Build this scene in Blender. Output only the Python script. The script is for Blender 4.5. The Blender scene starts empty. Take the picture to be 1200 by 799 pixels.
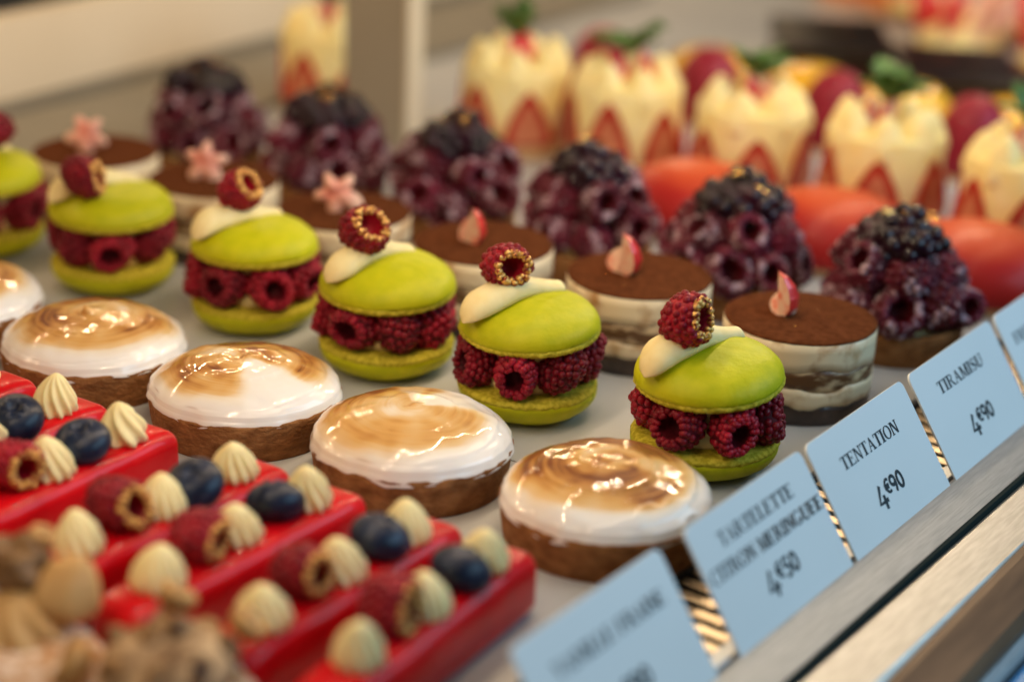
import bpy, bmesh, math, random
from mathutils import Vector, Matrix, Euler, noise
random.seed(7)
PI = math.pi
scene = bpy.context.scene
col = scene.collection

# ------------------------------------------------------------------ camera, world, lights, exposure
def basis(yaw, pit, rol):
    f = Vector((math.cos(pit)*math.cos(yaw), math.cos(pit)*math.sin(yaw), -math.sin(pit)))
    r = Vector((math.sin(yaw), -math.cos(yaw), 0)); u = r.cross(f)
    return f, math.cos(rol)*r + math.sin(rol)*u, -math.sin(rol)*r + math.cos(rol)*u
cam = bpy.data.cameras.new('camera')
cam_o = bpy.data.objects.new('camera', cam); col.objects.link(cam_o)
CF, CR, CU = basis(math.radians(31.845), math.radians(21.342), math.radians(2.447))
M = Matrix.Identity(4)
for i in range(3):
    M[i][0], M[i][1], M[i][2] = CR[i], CU[i], -CF[i]
M.translation = Vector((-.54045, -.40807, .40353))
cam_o.matrix_world = M
cam.sensor_width = 36; cam.lens = 36*2245.5/1200
cam.clip_start = .02; cam.clip_end = 60
cam.dof.use_dof = True; cam.dof.focus_distance = .948; cam.dof.aperture_fstop = 2.5; cam.dof.aperture_blades = 9
scene.camera = cam_o

w = bpy.data.worlds.new('World'); scene.world = w; w.use_nodes = True
w.node_tree.nodes['Background'].inputs[0].default_value = (.55, .68, .85, 1)
w.node_tree.nodes['Background'].inputs[1].default_value = .03

def area(name, loc, target, sx, sy, power, colr):
    l = bpy.data.lights.new(name, 'AREA'); l.shape = 'RECTANGLE'; l.size = sx; l.size_y = sy; l.energy = power; l.color = colr
    o = bpy.data.objects.new(name, l); col.objects.link(o); o.location = loc
    o.rotation_euler = (Vector(target)-Vector(loc)).to_track_quat('-Z', 'Y').to_euler(); return o
area('street_daylight', (.62, -.95, .72), (.30, -.1, 0), 1.5, .5, 7.2, (.45, .76, 1.0))
area('front_fill_light', (.25, -.07, .50), (.25, .05, 0), 1.7, .06, 1.0, (1, .78, .54))  # soft warm fill added for the viewer-facing sides, no known lamp there
def leds(y, z, x0, x1, n, power, colr):
    for i in range(n):
        l = bpy.data.lights.new('led_lamp', 'POINT'); l.energy = power; l.color = colr; l.shadow_soft_size = .003
        o = bpy.data.objects.new('led_lamp', l); col.objects.link(o); o.location = (x0+(x1-x0)*i/(n-1), y, z)
leds(.085, .33, -.30, 1.45, 62, .112, (1, .77, .51))
leds(.60, .33, -.30, 1.70, 56, .125, (1, .70, .40))

scene.render.engine = 'CYCLES'
scene.cycles.use_denoising = True
scene.cycles.max_bounces = 8
scene.cycles.caustics_reflective = False; scene.cycles.caustics_refractive = False
scene.cycles.sample_clamp_indirect = 4
scene.view_settings.view_transform = 'Standard'; scene.view_settings.look = 'None'
scene.view_settings.exposure = .50; scene.view_settings.gamma = 1

# ------------------------------------------------------------------ helpers
def finish(bm, name, smooth=True):
    me = bpy.data.meshes.new(name); bm.to_mesh(me); bm.free()
    if smooth:
        for p in me.polygons: p.use_smooth = True
    return me
def inst(name, me, parent=None, loc=(0, 0, 0), rot=(0, 0, 0), sc=1, mat=None):
    o = bpy.data.objects.new(name, me); col.objects.link(o)
    if mat is not None and len(me.materials) == 0: me.materials.append(mat)
    if parent: o.parent = parent
    o.location = loc
    if isinstance(rot, Matrix): o.rotation_euler = rot.to_3x3().to_euler()
    else: o.rotation_euler = rot
    o.scale = (sc, sc, sc) if not hasattr(sc, '__len__') else sc
    return o
def thing(name, label, cat, loc, group=None, rotz=0):
    o = bpy.data.objects.new(name, None); col.objects.link(o); o.empty_display_size = .01
    o.location = loc; o.rotation_euler = (0, 0, rotz)
    return tag(o, label, cat, group)
def tag(o, label, cat, group=None):
    o['label'] = label; o['category'] = cat
    if group: o['group'] = group
    return o
def struct(o): o['kind'] = 'structure'; return o
def N3(x, y, z, s=1.0): return noise.noise(Vector((x*s, y*s, z*s)))
def sstep(a, b, x):
    t = max(0, min(1, (x-a)/(b-a))); return t*t*(3-2*t)

def lathe(bm, prof, seg=48, fn=None, a0=0, a1=2*PI, close=False):
    """revolve (r,z) points; fn(theta,i,r,z)->(x,y,z) warps; r==0 ends become poles"""
    full = abs(a1-a0-2*PI) < 1e-6
    n = seg if full else seg+1
    rings = []
    for i, (r, z) in enumerate(prof):
        if r < 1e-7 and i in (0, len(prof)-1):
            rings.append([bm.verts.new(fn(0, i, 0, z) if fn else (0, 0, z))]); continue
        ring = []
        for k in range(n):
            t = a0+(a1-a0)*k/seg
            ring.append(bm.verts.new(fn(t, i, r, z) if fn else (r*math.cos(t), r*math.sin(t), z)))
        rings.append(ring)
    for A, B in zip(rings, rings[1:]):
        m = seg
        for k in range(m):
            k2 = (k+1) % n
            if len(A) == 1 and len(B) == 1: continue
            if len(A) == 1: bm.faces.new((A[0], B[k2], B[k]))
            elif len(B) == 1: bm.faces.new((A[k], A[k2], B[0]))
            else: bm.faces.new((A[k], A[k2], B[k2], B[k]))
    bmesh.ops.recalc_face_normals(bm, faces=bm.faces)
    return rings
def add_ico(bm, c, rad, ax=None, sub=2, sc=(1, 1, 1)):
    R = Vector((0, 0, 1)).rotation_difference(ax).to_matrix().to_4x4() if ax else Matrix.Identity(4)
    m = Matrix.Translation(c) @ R @ Matrix.Diagonal((sc[0], sc[1], sc[2], 1))
    bmesh.ops.create_icosphere(bm, subdivisions=sub, radius=rad, matrix=m)
def rbox(bm, sx, sy, sz, bev=.002, segs=3, z0=0):
    r = bmesh.ops.create_cube(bm, size=1, matrix=Matrix.Translation((0, 0, z0+sz/2)) @ Matrix.Diagonal((sx, sy, sz, 1)))
    es = list({e for v in r['verts'] for e in v.link_edges})
    if bev > 0: bmesh.ops.bevel(bm, geom=es, offset=bev, segments=segs, profile=.5, affect='EDGES')

# ------------------------------------------------------------------ materials
def mat(name, c1, c2=None, rough=.5, scale=200, detail=4, lo=.35, hi=.65, coat=0, coat_rough=.08, sss=0, sss_r=(1, .5, .3), sss_s=.003,
        metal=0, bump=0, bump_scale=None, bump_dist=.0006, bump_detail=4, spec=.5, rnd=0, sheen=0, stretch=None):
    m = bpy.data.materials.new(name); m.use_nodes = True
    nt = m.node_tree; b = nt.nodes['Principled BSDF']
    b.inputs['Roughness'].default_value = rough; b.inputs['Metallic'].default_value = metal
    b.inputs['Specular IOR Level'].default_value = spec
    b.inputs['Coat Weight'].default_value = coat; b.inputs['Coat Roughness'].default_value = coat_rough
    if sss:
        b.inputs['Subsurface Weight'].default_value = sss; b.inputs['Subsurface Radius'].default_value = sss_r
        b.inputs['Subsurface Scale'].default_value = sss_s
    if sheen: b.inputs['Sheen Weight'].default_value = sheen
    b.inputs['Base Color'].default_value = (*c1, 1)
    tc = nt.nodes.new('ShaderNodeTexCoord'); src = tc.outputs['Object']
    oi = nt.nodes.new('ShaderNodeObjectInfo')
    ad = nt.nodes.new('ShaderNodeVectorMath'); ad.operation = 'ADD'
    mp = nt.nodes.new('ShaderNodeVectorMath'); mp.operation = 'SCALE'; mp.inputs['Scale'].default_value = 3.0
    cb = nt.nodes.new('ShaderNodeCombineXYZ')
    for k in range(3): nt.links.new(oi.outputs['Random'], cb.inputs[k])
    nt.links.new(cb.outputs[0], mp.inputs[0])
    nt.links.new(src, ad.inputs[0]); nt.links.new(mp.outputs[0], ad.inputs[1])
    src = ad.outputs[0]
    if stretch:
        sm = nt.nodes.new('ShaderNodeVectorMath'); sm.operation = 'MULTIPLY'; sm.inputs[1].default_value = stretch
        nt.links.new(src, sm.inputs[0]); src = sm.outputs[0]
    out = None
    if c2 is not None:
        n = nt.nodes.new('ShaderNodeTexNoise'); n.inputs['Scale'].default_value = scale; n.inputs['Detail'].default_value = detail
        nt.links.new(src, n.inputs['Vector'])
        rp = nt.nodes.new('ShaderNodeValToRGB')
        rp.color_ramp.elements[0].position = lo; rp.color_ramp.elements[0].color = (*c1, 1)
        rp.color_ramp.elements[1].position = hi; rp.color_ramp.elements[1].color = (*c2, 1)
        nt.links.new(n.outputs['Fac'], rp.inputs['Fac']); out = rp.outputs['Color']
        nt.links.new(out, b.inputs['Base Color'])
    if rnd:
        h = nt.nodes.new('ShaderNodeHueSaturation')
        mr = nt.nodes.new('ShaderNodeMapRange'); mr.inputs['To Min'].default_value = 1-rnd; mr.inputs['To Max'].default_value = 1+rnd
        nt.links.new(oi.outputs['Random'], mr.inputs['Value']); nt.links.new(mr.outputs[0], h.inputs['Value'])
        if out: nt.links.new(out, h.inputs['Color'])
        else: h.inputs['Color'].default_value = (*c1, 1)
        nt.links.new(h.outputs[0], b.inputs['Base Color'])
    if bump:
        n = nt.nodes.new('ShaderNodeTexNoise'); n.inputs['Scale'].default_value = bump_scale or scale; n.inputs['Detail'].default_value = bump_detail
        nt.links.new(src, n.inputs['Vector'])
        bp = nt.nodes.new('ShaderNodeBump'); bp.inputs['Strength'].default_value = bump; bp.inputs['Distance'].default_value = bump_dist
        nt.links.new(n.outputs['Fac'], bp.inputs['Height']); nt.links.new(bp.outputs[0], b.inputs['Normal'])
        nt.links.new(bp.outputs[0], b.inputs['Coat Normal'])
    return m

m_deck = mat('white_deck_laminate', (.46, .465, .465), (.53, .535, .535), rough=.26, scale=8, bump=.05, bump_scale=30, bump_dist=.0004)
m_steel = mat('brushed_steel', (.34, .36, .38), (.44, .46, .48), rough=.42, scale=60, metal=.7, stretch=(1, 18, 18), bump=.12, bump_scale=90, bump_dist=.0003)
m_ledge = mat('satin_ledge', (.46, .44, .40), (.58, .56, .52), rough=.40, scale=60, metal=.75, stretch=(1, 10, 10), bump=.15, bump_scale=300, bump_dist=.0003)
m_slat = mat('gilt_slat', (.62, .48, .32), (.74, .60, .42), rough=.42, scale=90, metal=.9)
m_black = mat('black_void', (.008, .008, .010), rough=.5)
m_gasket = mat('dark_rubber', (.010, .018, .018), rough=.8, spec=.1)
m_wall = mat('cream_panel', (.72, .62, .47), (.76, .66, .51), rough=.5, scale=6)
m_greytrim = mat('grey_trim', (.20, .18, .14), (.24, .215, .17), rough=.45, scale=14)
m_post = mat('grey_post', (.30, .26, .20), (.34, .30, .24), rough=.5, scale=10)
m_postc = mat('cream_post_face', (.66, .57, .42), rough=.5)
m_darkwall = mat('dark_shop_panel', (.02, .018, .017), (.03, .028, .026), rough=.5, scale=4)
m_reflbrown = mat('reflected_brown', (.11, .058, .028), (.22, .12, .06), rough=.45, scale=9, spec=.3, stretch=(1, 8, 8))  # brown of a reflection, put into the colour
m_reflblue = mat('reflected_blue', (.04, .20, .50), (.06, .27, .60), rough=.4, scale=5)  # blue of a reflection, put into the colour
m_stone = mat('grey_pavement', (.20, .21, .23), (.28, .29, .30), rough=.7, scale=14)
m_tag = mat('white_card', (.80, .85, .87), (.83, .88, .90), rough=.32, scale=12)
m_ink = mat('dark_ink', (.012, .022, .03), rough=.5)

m_lime = mat('lime_macaron', (.45, .46, .004), (.53, .51, .008), rough=.48, scale=130, detail=6, spec=.2, sss=.12, sss_r=(1, .9, .1), bump=.35, bump_scale=420, bump_dist=.0007, rnd=.08)
m_foot = mat('macaron_foot', (.40, .33, .018), (.62, .52, .05), rough=.85, scale=420, lo=.4, hi=.6, spec=.15, bump=.6, bump_scale=700, bump_dist=.0008)
m_rasp = mat('raspberry_flesh', (.17, .003, .011), (.31, .008, .024), rough=.38, scale=140, spec=.25, sss=.12, sss_r=(1, .12, .12), bump=.25, bump_scale=1500, bump_dist=.0003, rnd=.32)
m_raspin = mat('raspberry_core', (.30, .004, .014), (.42, .010, .03), rough=.5, scale=500, spec=.3, rnd=.2)
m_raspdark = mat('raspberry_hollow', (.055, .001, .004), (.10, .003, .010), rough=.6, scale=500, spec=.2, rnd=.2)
m_gold = mat('gold_dust', (.24, .022, .014), (.80, .46, .13), rough=.36, scale=520, lo=.40, hi=.52, metal=.55, bump=.6, bump_scale=1400, bump_dist=.0004)
m_cream = mat('vanilla_cream', (.90, .74, .38), (.93, .79, .44), rough=.45, scale=90, spec=.2, sss=.25, sss_r=(1, .7, .35), bump=.06, bump_scale=300, bump_dist=.0004)
m_creamlt = mat('pale_cream', (.85, .69, .33), (.89, .75, .40), rough=.5, scale=160, spec=.2, sss=.15, sss_r=(1, .8, .5), bump=.10, bump_scale=500, bump_dist=.0004)
m_red = mat('red_glaze', (.46, .0018, .006), (.66, .005, .010), rough=.34, scale=45, detail=5, lo=.3, hi=.7, spec=.12, coat=.26, coat_rough=.035, sss=.10, sss_r=(1, .1, .05), bump=.22, bump_scale=85, bump_dist=.0012, bump_detail=1)
m_blue = mat('blueberry_skin', (.004, .007, .022), (.014, .026, .062), rough=.38, scale=160, lo=.35, hi=.7, spec=.25, coat=.10, coat_rough=.10, bump=.1, bump_scale=600, bump_dist=.0003, rnd=.15)
m_crust = mat('baked_crust', (.17, .066, .020), (.36, .165, .060), rough=.8, scale=110, detail=10, lo=.3, hi=.7, spec=.15, stretch=(1, 1, 1.8), bump=1, bump_scale=320, bump_dist=.0018)
m_cocoa = mat('cocoa_powder', (.075, .020, .006), (.135, .042, .014), rough=1, scale=260, detail=9, spec=.05, lo=.3, hi=.7, bump=.9, bump_scale=900, bump_dist=.0008)
m_tcream = mat('mascarpone_layer', (.80, .66, .44), (.46, .25, .10), rough=.4, scale=60, detail=4, lo=.54, hi=.70, spec=.3, coat=.15, coat_rough=.12, stretch=(1, 1, 1.0))
m_tbis = mat('soaked_biscuit', (.12, .055, .022), (.62, .46, .27), rough=.4, scale=75, detail=5, lo=.46, hi=.64, spec=.3, coat=.15, coat_rough=.12, stretch=(1, 1, 2.6))
m_tdark = mat('dark_biscuit', (.030, .018, .014), (.07, .04, .03), rough=.45, scale=120, coat=.3)
m_straw = mat('strawberry_skin', (.62, .020, .022), (.74, .05, .04), rough=.3, scale=260, coat=.4, bump=.3, bump_scale=500, bump_dist=.0006)
m_strawin = mat('strawberry_flesh', (.85, .55, .42), (.78, .16, .10), rough=.4, scale=170, lo=.45, hi=.7)
m_strawcut = mat('cut_strawberry_face', (.52, .15, .075), (.66, .26, .14), rough=.4, scale=90, spec=.2)
m_strawdull = mat('soaked_strawberry', (.40, .022, .014), (.52, .05, .03), rough=.4, scale=120, spec=.2)
m_leaf = mat('mint_leaf', (.035, .10, .015), (.08, .18, .03), rough=.5, scale=120)
m_black_b = mat('glazed_blackberry', (.005, .0004, .003), (.026, .0016, .011), rough=.5, scale=120, spec=.06, coat=.7, coat_rough=.025, rnd=.3)
m_goldleaf = mat('gold_leaf', (.95, .60, .22), rough=.22, metal=1, bump=.8, bump_scale=900)
m_ycream = mat('yellow_chantilly', (.93, .76, .32), (.95, .82, .44), rough=.5, scale=50, spec=.2, sss=.2, sss_r=(1, .7, .3))
m_sponge = mat('sponge_base', (.62, .36, .16), (.74, .50, .26), rough=.8, scale=260, bump=.6)
m_crimson = mat('crimson_velvet', (.22, .004, .018), (.32, .010, .035), rough=.5, scale=60, spec=.3, coat=.15)
m_yglaze = mat('mango_glaze', (.85, .46, .035), (.90, .55, .07), rough=.22, scale=30, coat=.6)
m_choc = mat('chocolate_glaze', (.010, .007, .007), (.018, .012, .010), rough=.3, scale=40, spec=.2, coat=.25)
m_choccake = mat('chocolate_sponge', (.025, .009, .005), (.06, .022, .010), rough=.8, scale=200, spec=.1)
m_orange = mat('orange_glaze', (.75, .20, .05), (.82, .30, .08), rough=.3, scale=30, coat=.5)
m_bun = mat('choux_craquelin', (.46, .22, .08), (.80, .66, .56), rough=.85, scale=200, detail=6, lo=.42, hi=.60, spec=.1, bump=.8, bump_scale=420)
m_praline = mat('praline_cream', (.50, .27, .095), (.62, .38, .16), rough=.45, scale=60, spec=.2, sss=.15)
m_nut = mat('roasted_hazelnut', (.42, .21, .065), (.56, .32, .12), rough=.45, scale=120, spec=.3)
m_nutskin = mat('hazelnut_hollow', (.20, .09, .03), rough=.6)

# dusted raspberry: icing sugar lies in patches
def dust(name, base, base2, lo, hi, amt):
    m = mat(name, base, base2, rough=.45, scale=150, spec=.2, coat=.3, coat_rough=.12, rnd=.3)
    nt = m.node_tree; b = nt.nodes['Principled BSDF']
    old = b.inputs['Base Color'].links[0].from_socket
    tc = nt.nodes.new('ShaderNodeTexCoord')
    n = nt.nodes.new('ShaderNodeTexNoise'); n.inputs['Scale'].default_value = 130; n.inputs['Detail'].default_value = 4
    nt.links.new(tc.outputs['Object'], n.inputs['Vector'])
    mr = nt.nodes.new('ShaderNodeMapRange'); mr.inputs['From Min'].default_value = lo; mr.inputs['From Max'].default_value = hi
    mr.inputs['To Max'].default_value = amt
    nt.links.new(n.outputs['Fac'], mr.inputs['Value'])
    mx = nt.nodes.new('ShaderNodeMix'); mx.data_type = 'RGBA'
    mx.inputs['B'].default_value = (.66, .50, .58, 1)
    nt.links.new(mr.outputs[0], mx.inputs['Factor']); nt.links.new(old, mx.inputs['A'])
    nt.links.new(mx.outputs['Result'], b.inputs['Base Color']); return m
m_dust = dust('sugar_dusted_raspberry', (.055, .0015, .010), (.13, .005, .022), .55, .64, .46)
m_dustrim = dust('sugar_dusted_rim', (.09, .006, .022), (.15, .014, .036), .45, .60, .66)

# orange-to-red sprayed glaze: the colour is airbrushed on the cake, orange at its crown
def spray():
    m = mat('airbrushed_glaze', (.55, .03, .02), None, rough=.38, spec=.15, coat=.06, coat_rough=.15)
    nt = m.node_tree; b = nt.nodes['Principled BSDF']
    tc = nt.nodes.new('ShaderNodeTexCoord'); sp = nt.nodes.new('ShaderNodeSeparateXYZ'); nt.links.new(tc.outputs['Object'], sp.inputs[0])
    n = nt.nodes.new('ShaderNodeTexNoise'); n.inputs['Scale'].default_value = 25; nt.links.new(tc.outputs['Object'], n.inputs['Vector'])
    a = nt.nodes.new('ShaderNodeMath'); a.operation = 'MULTIPLY_ADD'; a.inputs[1].default_value = .012
    nt.links.new(n.outputs['Fac'], a.inputs[0]); nt.links.new(sp.outputs['Z'], a.inputs[2])
    mr = nt.nodes.new('ShaderNodeMapRange'); mr.inputs['From Min'].default_value = .038; mr.inputs['From Max'].default_value = .055
    nt.links.new(a.outputs[0], mr.inputs['Value'])
    rp = nt.nodes.new('ShaderNodeValToRGB'); rp.color_ramp.elements[0].color = (.40, .020, .018, 1); rp.color_ramp.elements[1].color = (.66, .12, .035, 1)
    nt.links.new(mr.outputs[0], rp.inputs['Fac']); nt.links.new(rp.outputs[0], b.inputs['Base Color']); return m
m_dome = spray()

# torched meringue: burn amount is measured per vertex ("torch"), streaks come from noise along rings
def meringue_mat():
    m = mat('torched_meringue', (.85, .80, .76), None, rough=.45, spec=.2, coat=.9, coat_rough=.03, sss=.25, sss_r=(1, .8, .6), bump=.35, bump_scale=95, bump_dist=.0010, bump_detail=.6)
    nt = m.node_tree; b = nt.nodes['Principled BSDF']; b.inputs['Coat IOR'].default_value = 1.5
    at = nt.nodes.new('ShaderNodeAttribute'); at.attribute_name = 'torch'
    tc = nt.nodes.new('ShaderNodeTexCoord'); sp = nt.nodes.new('ShaderNodeSeparateXYZ'); nt.links.new(tc.outputs['Object'], sp.inputs[0])
    ln = nt.nodes.new('ShaderNodeVectorMath'); ln.operation = 'LENGTH'
    fl = nt.nodes.new('ShaderNodeVectorMath'); fl.operation = 'MULTIPLY'; fl.inputs[1].default_value = (1, 1, 0)
    nt.links.new(tc.outputs['Object'], fl.inputs[0]); nt.links.new(fl.outputs[0], ln.inputs[0])
    cb = nt.nodes.new('ShaderNodeCombineXYZ')
    sx = nt.nodes.new('ShaderNodeMath'); sx.operation = 'MULTIPLY'; sx.inputs[1].default_value = 22; nt.links.new(sp.outputs['X'], sx.inputs[0])
    sy = nt.nodes.new('ShaderNodeMath'); sy.operation = 'MULTIPLY'; sy.inputs[1].default_value = 22; nt.links.new(sp.outputs['Y'], sy.inputs[0])
    sr = nt.nodes.new('ShaderNodeMath'); sr.operation = 'MULTIPLY'; sr.inputs[1].default_value = 420; nt.links.new(ln.outputs['Value'], sr.inputs[0])
    nt.links.new(sx.outputs[0], cb.inputs[0]); nt.links.new(sy.outputs[0], cb.inputs[1]); nt.links.new(sr.outputs[0], cb.inputs[2])
    n = nt.nodes.new('ShaderNodeTexNoise'); n.inputs['Scale'].default_value = 1; n.inputs['Detail'].default_value = 5; nt.links.new(cb.outputs[0], n.inputs['Vector'])
    a = nt.nodes.new('ShaderNodeMapRange'); a.inputs['From Min'].default_value = .3; a.inputs['From Max'].default_value = .7; a.inputs['To Min'].default_value = .76; a.inputs['To Max'].default_value = 1.2
    nt.links.new(n.outputs['Fac'], a.inputs['Value'])
    mu = nt.nodes.new('ShaderNodeMath'); mu.operation = 'MULTIPLY'; nt.links.new(at.outputs['Fac'], mu.inputs[0]); nt.links.new(a.outputs[0], mu.inputs[1])
    rp = nt.nodes.new('ShaderNodeValToRGB'); e = rp.color_ramp.elements
    e[0].position = 0; e[0].color = (.86, .82, .79, 1); e[1].position = 1; e[1].color = (.20, .055, .012, 1)
    for p, c in ((.12, (.84, .74, .62)), (.32, (.74, .50, .25)), (.55, (.66, .36, .11)), (.80, (.46, .19, .04))):
        k = e.new(p); k.color = (*c, 1)
    nt.links.new(mu.outputs[0], rp.inputs['Fac']); nt.links.new(rp.outputs[0], b.inputs['Base Color']); return m
m_mer = meringue_mat()

# ------------------------------------------------------------------ berry meshes
ROWS = [(-.0094, .0036, 6), (-.0078, .0064, 10), (-.0052, .0088, 14), (-.0020, .0101, 16), (.0014, .0106, 17), (.0048, .0103, 17), (.0078, .0091, 16)]
def rasp_meshes(seed):
    """opening towards +z; returns (body with core, rim ring)"""
    rnd = random.Random(seed)
    sx, sy = rnd.uniform(.94, 1.06), rnd.uniform(.86, 1.02)
    ph = rnd.uniform(0, 6)
    def warp(p):
        k = 1+.06*math.sin(2*math.atan2(p.y, p.x)+ph)
        return Vector((p.x*sx*k, p.y*sy*k, p.z + .0012*math.sin(math.atan2(p.y, p.x)+ph)))
    bm = bmesh.new(); rim = bmesh.new()
    def drup(b, z, r, n, off, rad, nz):
        for k in range(n):
            t = 2*PI*(k+off)/n + rnd.uniform(-.09, .09)
            zz = z+rnd.uniform(-.0006, .0006); rr = r+rnd.uniform(-.0005, .0005)
            c = warp(Vector((rr*math.cos(t), rr*math.sin(t), zz)))
            ax = Vector((math.cos(t)*(1-abs(nz)), math.sin(t)*(1-abs(nz)), nz))
            s = rad*rnd.uniform(.90, 1.12)
            add_ico(b, c, s, ax.normalized(), 2, (1.0, 1.05, 1.15))
    add_ico(bm, warp(Vector((0, 0, -.0101))), .0022, None, 2)
    for i, (z, r, n) in enumerate(ROWS):
        drup(bm, z, r, n, .5*(i % 2), .00205, (-.8, -.6, -.3, -.1, .05, .2, .4)[i])
    drup(rim, .0094, .0083, 16, 0, .0018, .7)
    drup(rim, .0097, .0069, 14, .5, .0014, .7)
    core = bmesh.new()
    lathe(core, [(0, -.0104), (.0048, -.0098), (.0087, -.0070), (.0109, -.0026), (.0117, .0015), (.0114, .005), (.0100, .0084), (.0080, .0100), (.0066, .0094), (.0058, .006), (.0048, .001), (0, -.0010)], 28,
          lambda t, i, r, z: warp(Vector((r*math.cos(t), r*math.sin(t), z))) * 1)
    tmp = bpy.data.meshes.new('tmp'); core.to_mesh(tmp); core.free()
    n0 = len(bm.faces); bm.from_mesh(tmp); bpy.data.meshes.remove(tmp)
    bm.faces.ensure_lookup_table()
    for f in bm.faces[n0:]: f.material_index = 1
    a = finish(bm, 'raspberry_body'); b = finish(rim, 'raspberry_rim')
    full = bmesh.new(); full.from_mesh(a); n1 = len(full.faces); full.from_mesh(b); full.faces.ensure_lookup_table()
    for f in full.faces[n1:]: f.material_index = 2
    c = finish(full, 'raspberry')
    return a, b, c
RASP = []
for s in range(5):
    a, b, c = rasp_meshes(s)
    a.materials.append(m_rasp); a.materials.append(m_raspin); b.materials.append(m_gold)
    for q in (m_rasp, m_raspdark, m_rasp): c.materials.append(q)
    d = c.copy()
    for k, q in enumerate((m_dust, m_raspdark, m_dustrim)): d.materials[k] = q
    RASP.append((a, b, c, d))
def blackberry(seed):
    rnd = random.Random(seed); bm = bmesh.new()
    lathe(bm, [(0, -.009), (.006, -.006), (.0085, 0), (.006, .007), (0, .0095)], 16)
    for i in range(20):
        z = 1-2*(i+.5)/20; t = i*2.39996; r = math.sqrt(1-z*z)
        n = Vector((r*math.cos(t), r*math.sin(t), z))
        add_ico(bm, Vector((n.x*.0084, n.y*.0084, n.z*.0096)), .0046*rnd.uniform(.9, 1.12), n, 2)
    me = finish(bm, 'blackberry'); me.materials.append(m_black_b); return me
BLACK = [blackberry(s) for s in (1, 2)]
def aim(d, spin=0):
    d = Vector(d).normalized()
    return d.to_track_quat('Z', 'Y').to_matrix() @ Matrix.Rotation(spin, 3, 'Z')
def gilded(parent, loc, d, spin, sc=1, v=0):
    a, b, c, _ = RASP[v]
    o = inst('raspberry', a, parent, loc, aim(d, spin).to_4x4(), sc)
    inst('gilded_rim', b, o)
    return o

def dollop_mesh(flutes, depth, twist, R, H, bend=.0, tipr=.0009, seed=0):
    rnd = random.Random(seed); bm = bmesh.new(); prof = []
    n = 22
    for i in range(n+1):
        u = i/n
        r = R*(.94+.10*math.sin(min(1, u*4)*PI/2)) * (1-u**1.9)**.72 if u < 1 else 0
        if i == 0: r = R*.90
        prof.append((max(r, 0 if i == n else tipr), H*u))
    prof = [(0, 0)] + prof
    def fn(t, i, r, z):
        u = z/H
        f = 1-depth*(.5-.5*math.cos(flutes*(t+twist*u)))**.8*min(1, 4*(1-u)) if i else 1
        r2 = r*f*(1+.05*N3(math.cos(t), math.sin(t), u*2+seed, 1.3))
        return (r2*math.cos(t)+bend*u*u, r2*math.sin(t), z + (.0008*N3(math.cos(t)*2, math.sin(t)*2, seed) if i == 1 else 0))
    lathe(bm, prof, flutes*8, fn)
    return finish(bm, 'cream_dollop')
DOL = [dollop_mesh(12, .20, .5, .0092, .0180, .001, seed=1), dollop_mesh(14, .16, .3, .0094, .0175, -.001, seed=2), dollop_mesh(11, .22, .8, .0090, .0190, .0015, seed=3)]
DOLB = [dollop_mesh(5, .30, 1.4, .0096, .0205, .0025, seed=4), dollop_mesh(7, .28, 1.2, .0098, .0195, .002, seed=5)]
for d in DOL+DOLB: d.materials.append(m_cream)
def blueberry_mesh():
    bm = bmesh.new(); R, H = .0120, .0185; prof = [(0, 0)]
    for i in range(1, 20):
        a = PI*i/22
        prof.append((R*math.sin(a), H/2*(1-math.cos(a))))
    prof += [(.0036, H*.992), (.0028, H*.965), (.0020, H*.91), (0, H*.88)]
    def fn(t, i, r, z):
        k = 1+.025*N3(math.cos(t), math.sin(t), z*100)
        if i in (20, 21): k *= 1+.22*math.cos(5*t); z += .0007*math.cos(5*t)
        return (r*k*math.cos(t), r*k*math.sin(t), z)
    lathe(bm, prof, 40, fn); me = finish(bm, 'blueberry'); me.materials.append(m_blue); return me
BLUE = blueberry_mesh()

# ------------------------------------------------------------------ setting
AL = -.0473
E1 = Vector((math.cos(AL), math.sin(AL), 0)); E2 = Vector((-math.sin(AL), math.cos(AL), 0))
def fr(x, y, z): return E1*x+E2*y+Vector((0, 0, z))
def strip(name, x0, x1, y0, y1, z0, z1, m, parent=None, bev=.0006, rot=True):
    bm = bmesh.new(); rbox(bm, x1-x0, y1-y0, z1-z0, bev, 2)
    me = finish(bm, name, False); me.materials.append(m)
    c = fr((x0+x1)/2, (y0+y1)/2, z0) if rot else Vector(((x0+x1)/2, (y0+y1)/2, z0))
    return inst(name, me, parent, c, (0, 0, AL if rot else 0))
base = struct(strip('display_deck', -.7, 1.9, -.066, .80, -.030, -.0042, m_black))
edges = [-.7, -.25, .197, .62, 1.05, 1.48, 1.9]
for a, b in zip(edges, edges[1:]):
    strip('deck_panel', a+.0004, b-.0004, -.065, .80, -.004, 0, m_deck, base).parent = None
for o in list(col.objects):
    if o.name.startswith('deck_panel'):
        mw = o.matrix_basis.copy(); o.parent = base; o.matrix_basis = base.matrix_basis.inverted() @ mw
struct(strip('pavement', -3, 6, -4, 3, -.96, -.90, m_stone, rot=False))

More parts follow.
